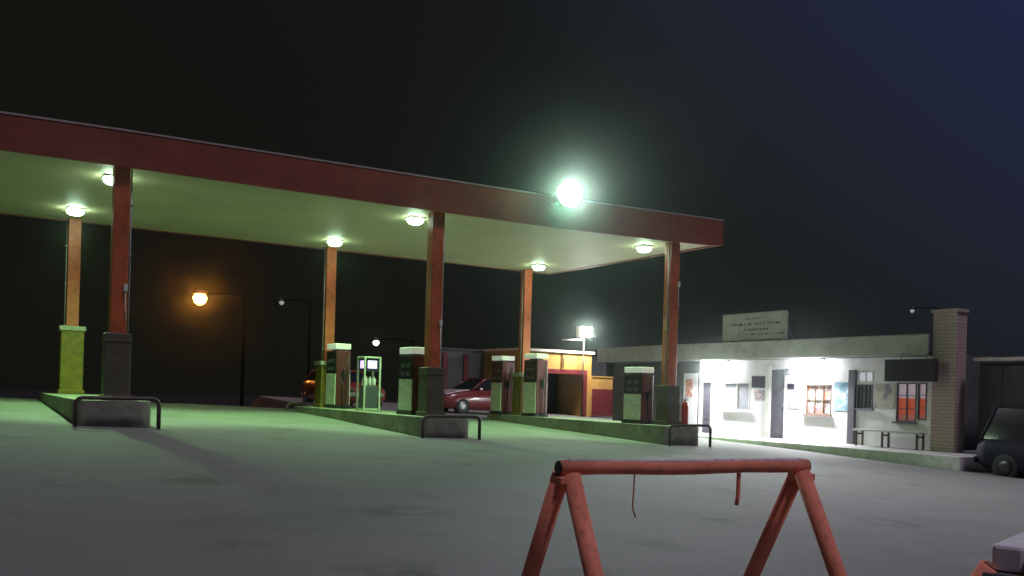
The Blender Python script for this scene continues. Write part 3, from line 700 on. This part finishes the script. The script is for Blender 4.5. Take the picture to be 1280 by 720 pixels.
street_lamp((44.7, 19.9, 7.0), 0, .14, L_FARDIM, 'tiny pale street lamp over the shop roof by the brick pier')

# ------------------------------------------------------------------ dark tree behind the pier
def tree(x, y, h, rad, label, n=5200, seed=3):
    rnd = random.Random(seed); z = gz(x, y)
    t = thing('broadleaf_tree', label, 'tree', (x, y, z))
    tr = MB(); tr.tube([(0, 0, -.2), (.05, .03, h * .3), (.12, -.05, h * .62)], .20, 9, .09)
    cl = []
    for k in range(16):
        a = rnd.uniform(0, 6.28); rr = rad * rnd.uniform(.25, .95); zz = h * rnd.uniform(.42, .98)
        rr *= 1.15 - .75 * abs(zz / h - .62) / .4
        c = Vector((rr * math.cos(a), rr * math.sin(a), zz)); cl.append((c, rad * rnd.uniform(.22, .42)))
        tr.tube([(.08, 0, h * rnd.uniform(.28, .55)), tuple(c * .6 + Vector((0, 0, h * .18))), tuple(c)], .06, 6, .012)
    tr.build('trunk', BARK, t)
    m = MB()
    for k in range(n):
        c, r = cl[rnd.randrange(len(cl))]
        d = Vector((rnd.gauss(0, 1), rnd.gauss(0, 1), rnd.gauss(0, .8))); d = d.normalized() * r * rnd.random() ** .45
        p = c + d; u = Vector((rnd.gauss(0, 1), rnd.gauss(0, 1), rnd.gauss(0, .6))).normalized(); v = u.orthogonal().normalized(); s = rnd.uniform(.07, .14)
        vs = [m.bm.verts.new(p + q) for q in (-u * s, v * s * .45, u * s, -v * s * .45)]; m.bm.faces.new(vs)
    m.build('crown', LEAF, t, recalc=False)
tree(17.2, -7.4, 7.4, 2.6, 'dark leafy tree rising behind the lean-to shed')

# ------------------------------------------------------------------ world, added fill sun, camera
wd = bpy.data.worlds.new('World'); sc.world = wd; wd.use_nodes = True
nt = wd.node_tree; N = nt.nodes; L = nt.links; bg = N['Background']
sky = N.new('ShaderNodeTexSky'); sky.sky_type = 'NISHITA'; sky.sun_disc = False; sky.sun_elevation = R(-4); sky.sun_rotation = R(150)
tc = N.new('ShaderNodeTexCoord')
dp = N.new('ShaderNodeVectorMath'); dp.operation = 'DOT_PRODUCT'; dp.inputs[1].default_value = Vector((.60, -.30, .74)).normalized()
L.new(tc.outputs['Generated'], dp.inputs[0])
rp = N.new('ShaderNodeValToRGB'); e = rp.color_ramp.elements
e[0].position = .0; e[0].color = (.0062, .0060, .0048, 1); e[1].position = .62; e[1].color = (.0145, .019, .054, 1)
q = e.new(.32); q.color = (.0072, .0082, .0078, 1); q = e.new(.44); q.color = (.0125, .0150, .0225, 1)
L.new(dp.outputs['Value'], rp.inputs['Fac'])
ad = N.new('ShaderNodeMix'); ad.data_type = 'RGBA'; ad.blend_type = 'ADD'; ad.inputs['Factor'].default_value = .01
L.new(rp.outputs['Color'], ad.inputs['A']); L.new(sky.outputs['Color'], ad.inputs['B']); L.new(ad.outputs['Result'], bg.inputs['Color'])
bg.inputs['Strength'].default_value = 1.
sd = bpy.data.lights.new('fill_sun', 'SUN'); sd.energy = .82; sd.angle = R(10); sd.color = (1., .88, 1.10)  # unseen fill added behind the camera to brighten barriers and foreground
so = bpy.data.objects.new('fill_sun', sd); col.objects.link(so)
so.rotation_euler = Vector((.10, -.42, .90)).normalized().to_track_quat('Z', 'Y').to_euler()

# haze added as lens bloom round the lamps, its green tint colouring the halo
def haze():
    hz = MB().box(-262, 262, -262, 262, -8, 9.0).build('bloom_haze', [])
    m = bpy.data.materials.new('lamp bloom haze'); m.use_nodes = True; nt = m.node_tree; nt.nodes.remove(nt.nodes['Principled BSDF'])
    pv = nt.nodes.new('ShaderNodeVolumePrincipled'); pv.inputs['Color'].default_value = (.74, .96, .82, 1); pv.inputs['Density'].default_value = .0008; pv.inputs['Anisotropy'].default_value = .972
    nt.links.new(pv.outputs[0], nt.nodes['Material Output'].inputs['Volume']); hz.data.materials.append(m); hz['kind'] = 'stuff'
haze()
cam = bpy.data.cameras.new('camera'); co = bpy.data.objects.new('camera', cam); col.objects.link(co); sc.camera = co
cam.sensor_width = 36; cam.lens = 36 * 1146 / 1280; cam.shift_y = (490 - 360) / 1280; cam.clip_end = 3000; cam.clip_start = .05
fw = Vector((.522, .853, 0)).normalized(); rt = Vector((fw.y, -fw.x, 0)); up = Vector((0, 0, 1)); a = .029
X = rt * math.cos(a) + up * math.sin(a); Y = -rt * math.sin(a) + up * math.cos(a)
co.matrix_world = Matrix(((X.x, Y.x, -fw.x, -8.83), (X.y, Y.y, -fw.y, -17.7), (X.z, Y.z, -fw.z, .92), (0, 0, 0, 1)))
sc.view_settings.view_transform = 'Standard'; sc.view_settings.look = 'None'; sc.view_settings.exposure = 0; sc.view_settings.gamma = 1
sc.cycles.use_denoising = True; sc.cycles.volume_bounces = 0; sc.cycles.max_bounces = 6; sc.cycles.diffuse_bounces = 3; sc.cycles.sample_clamp_indirect = 6
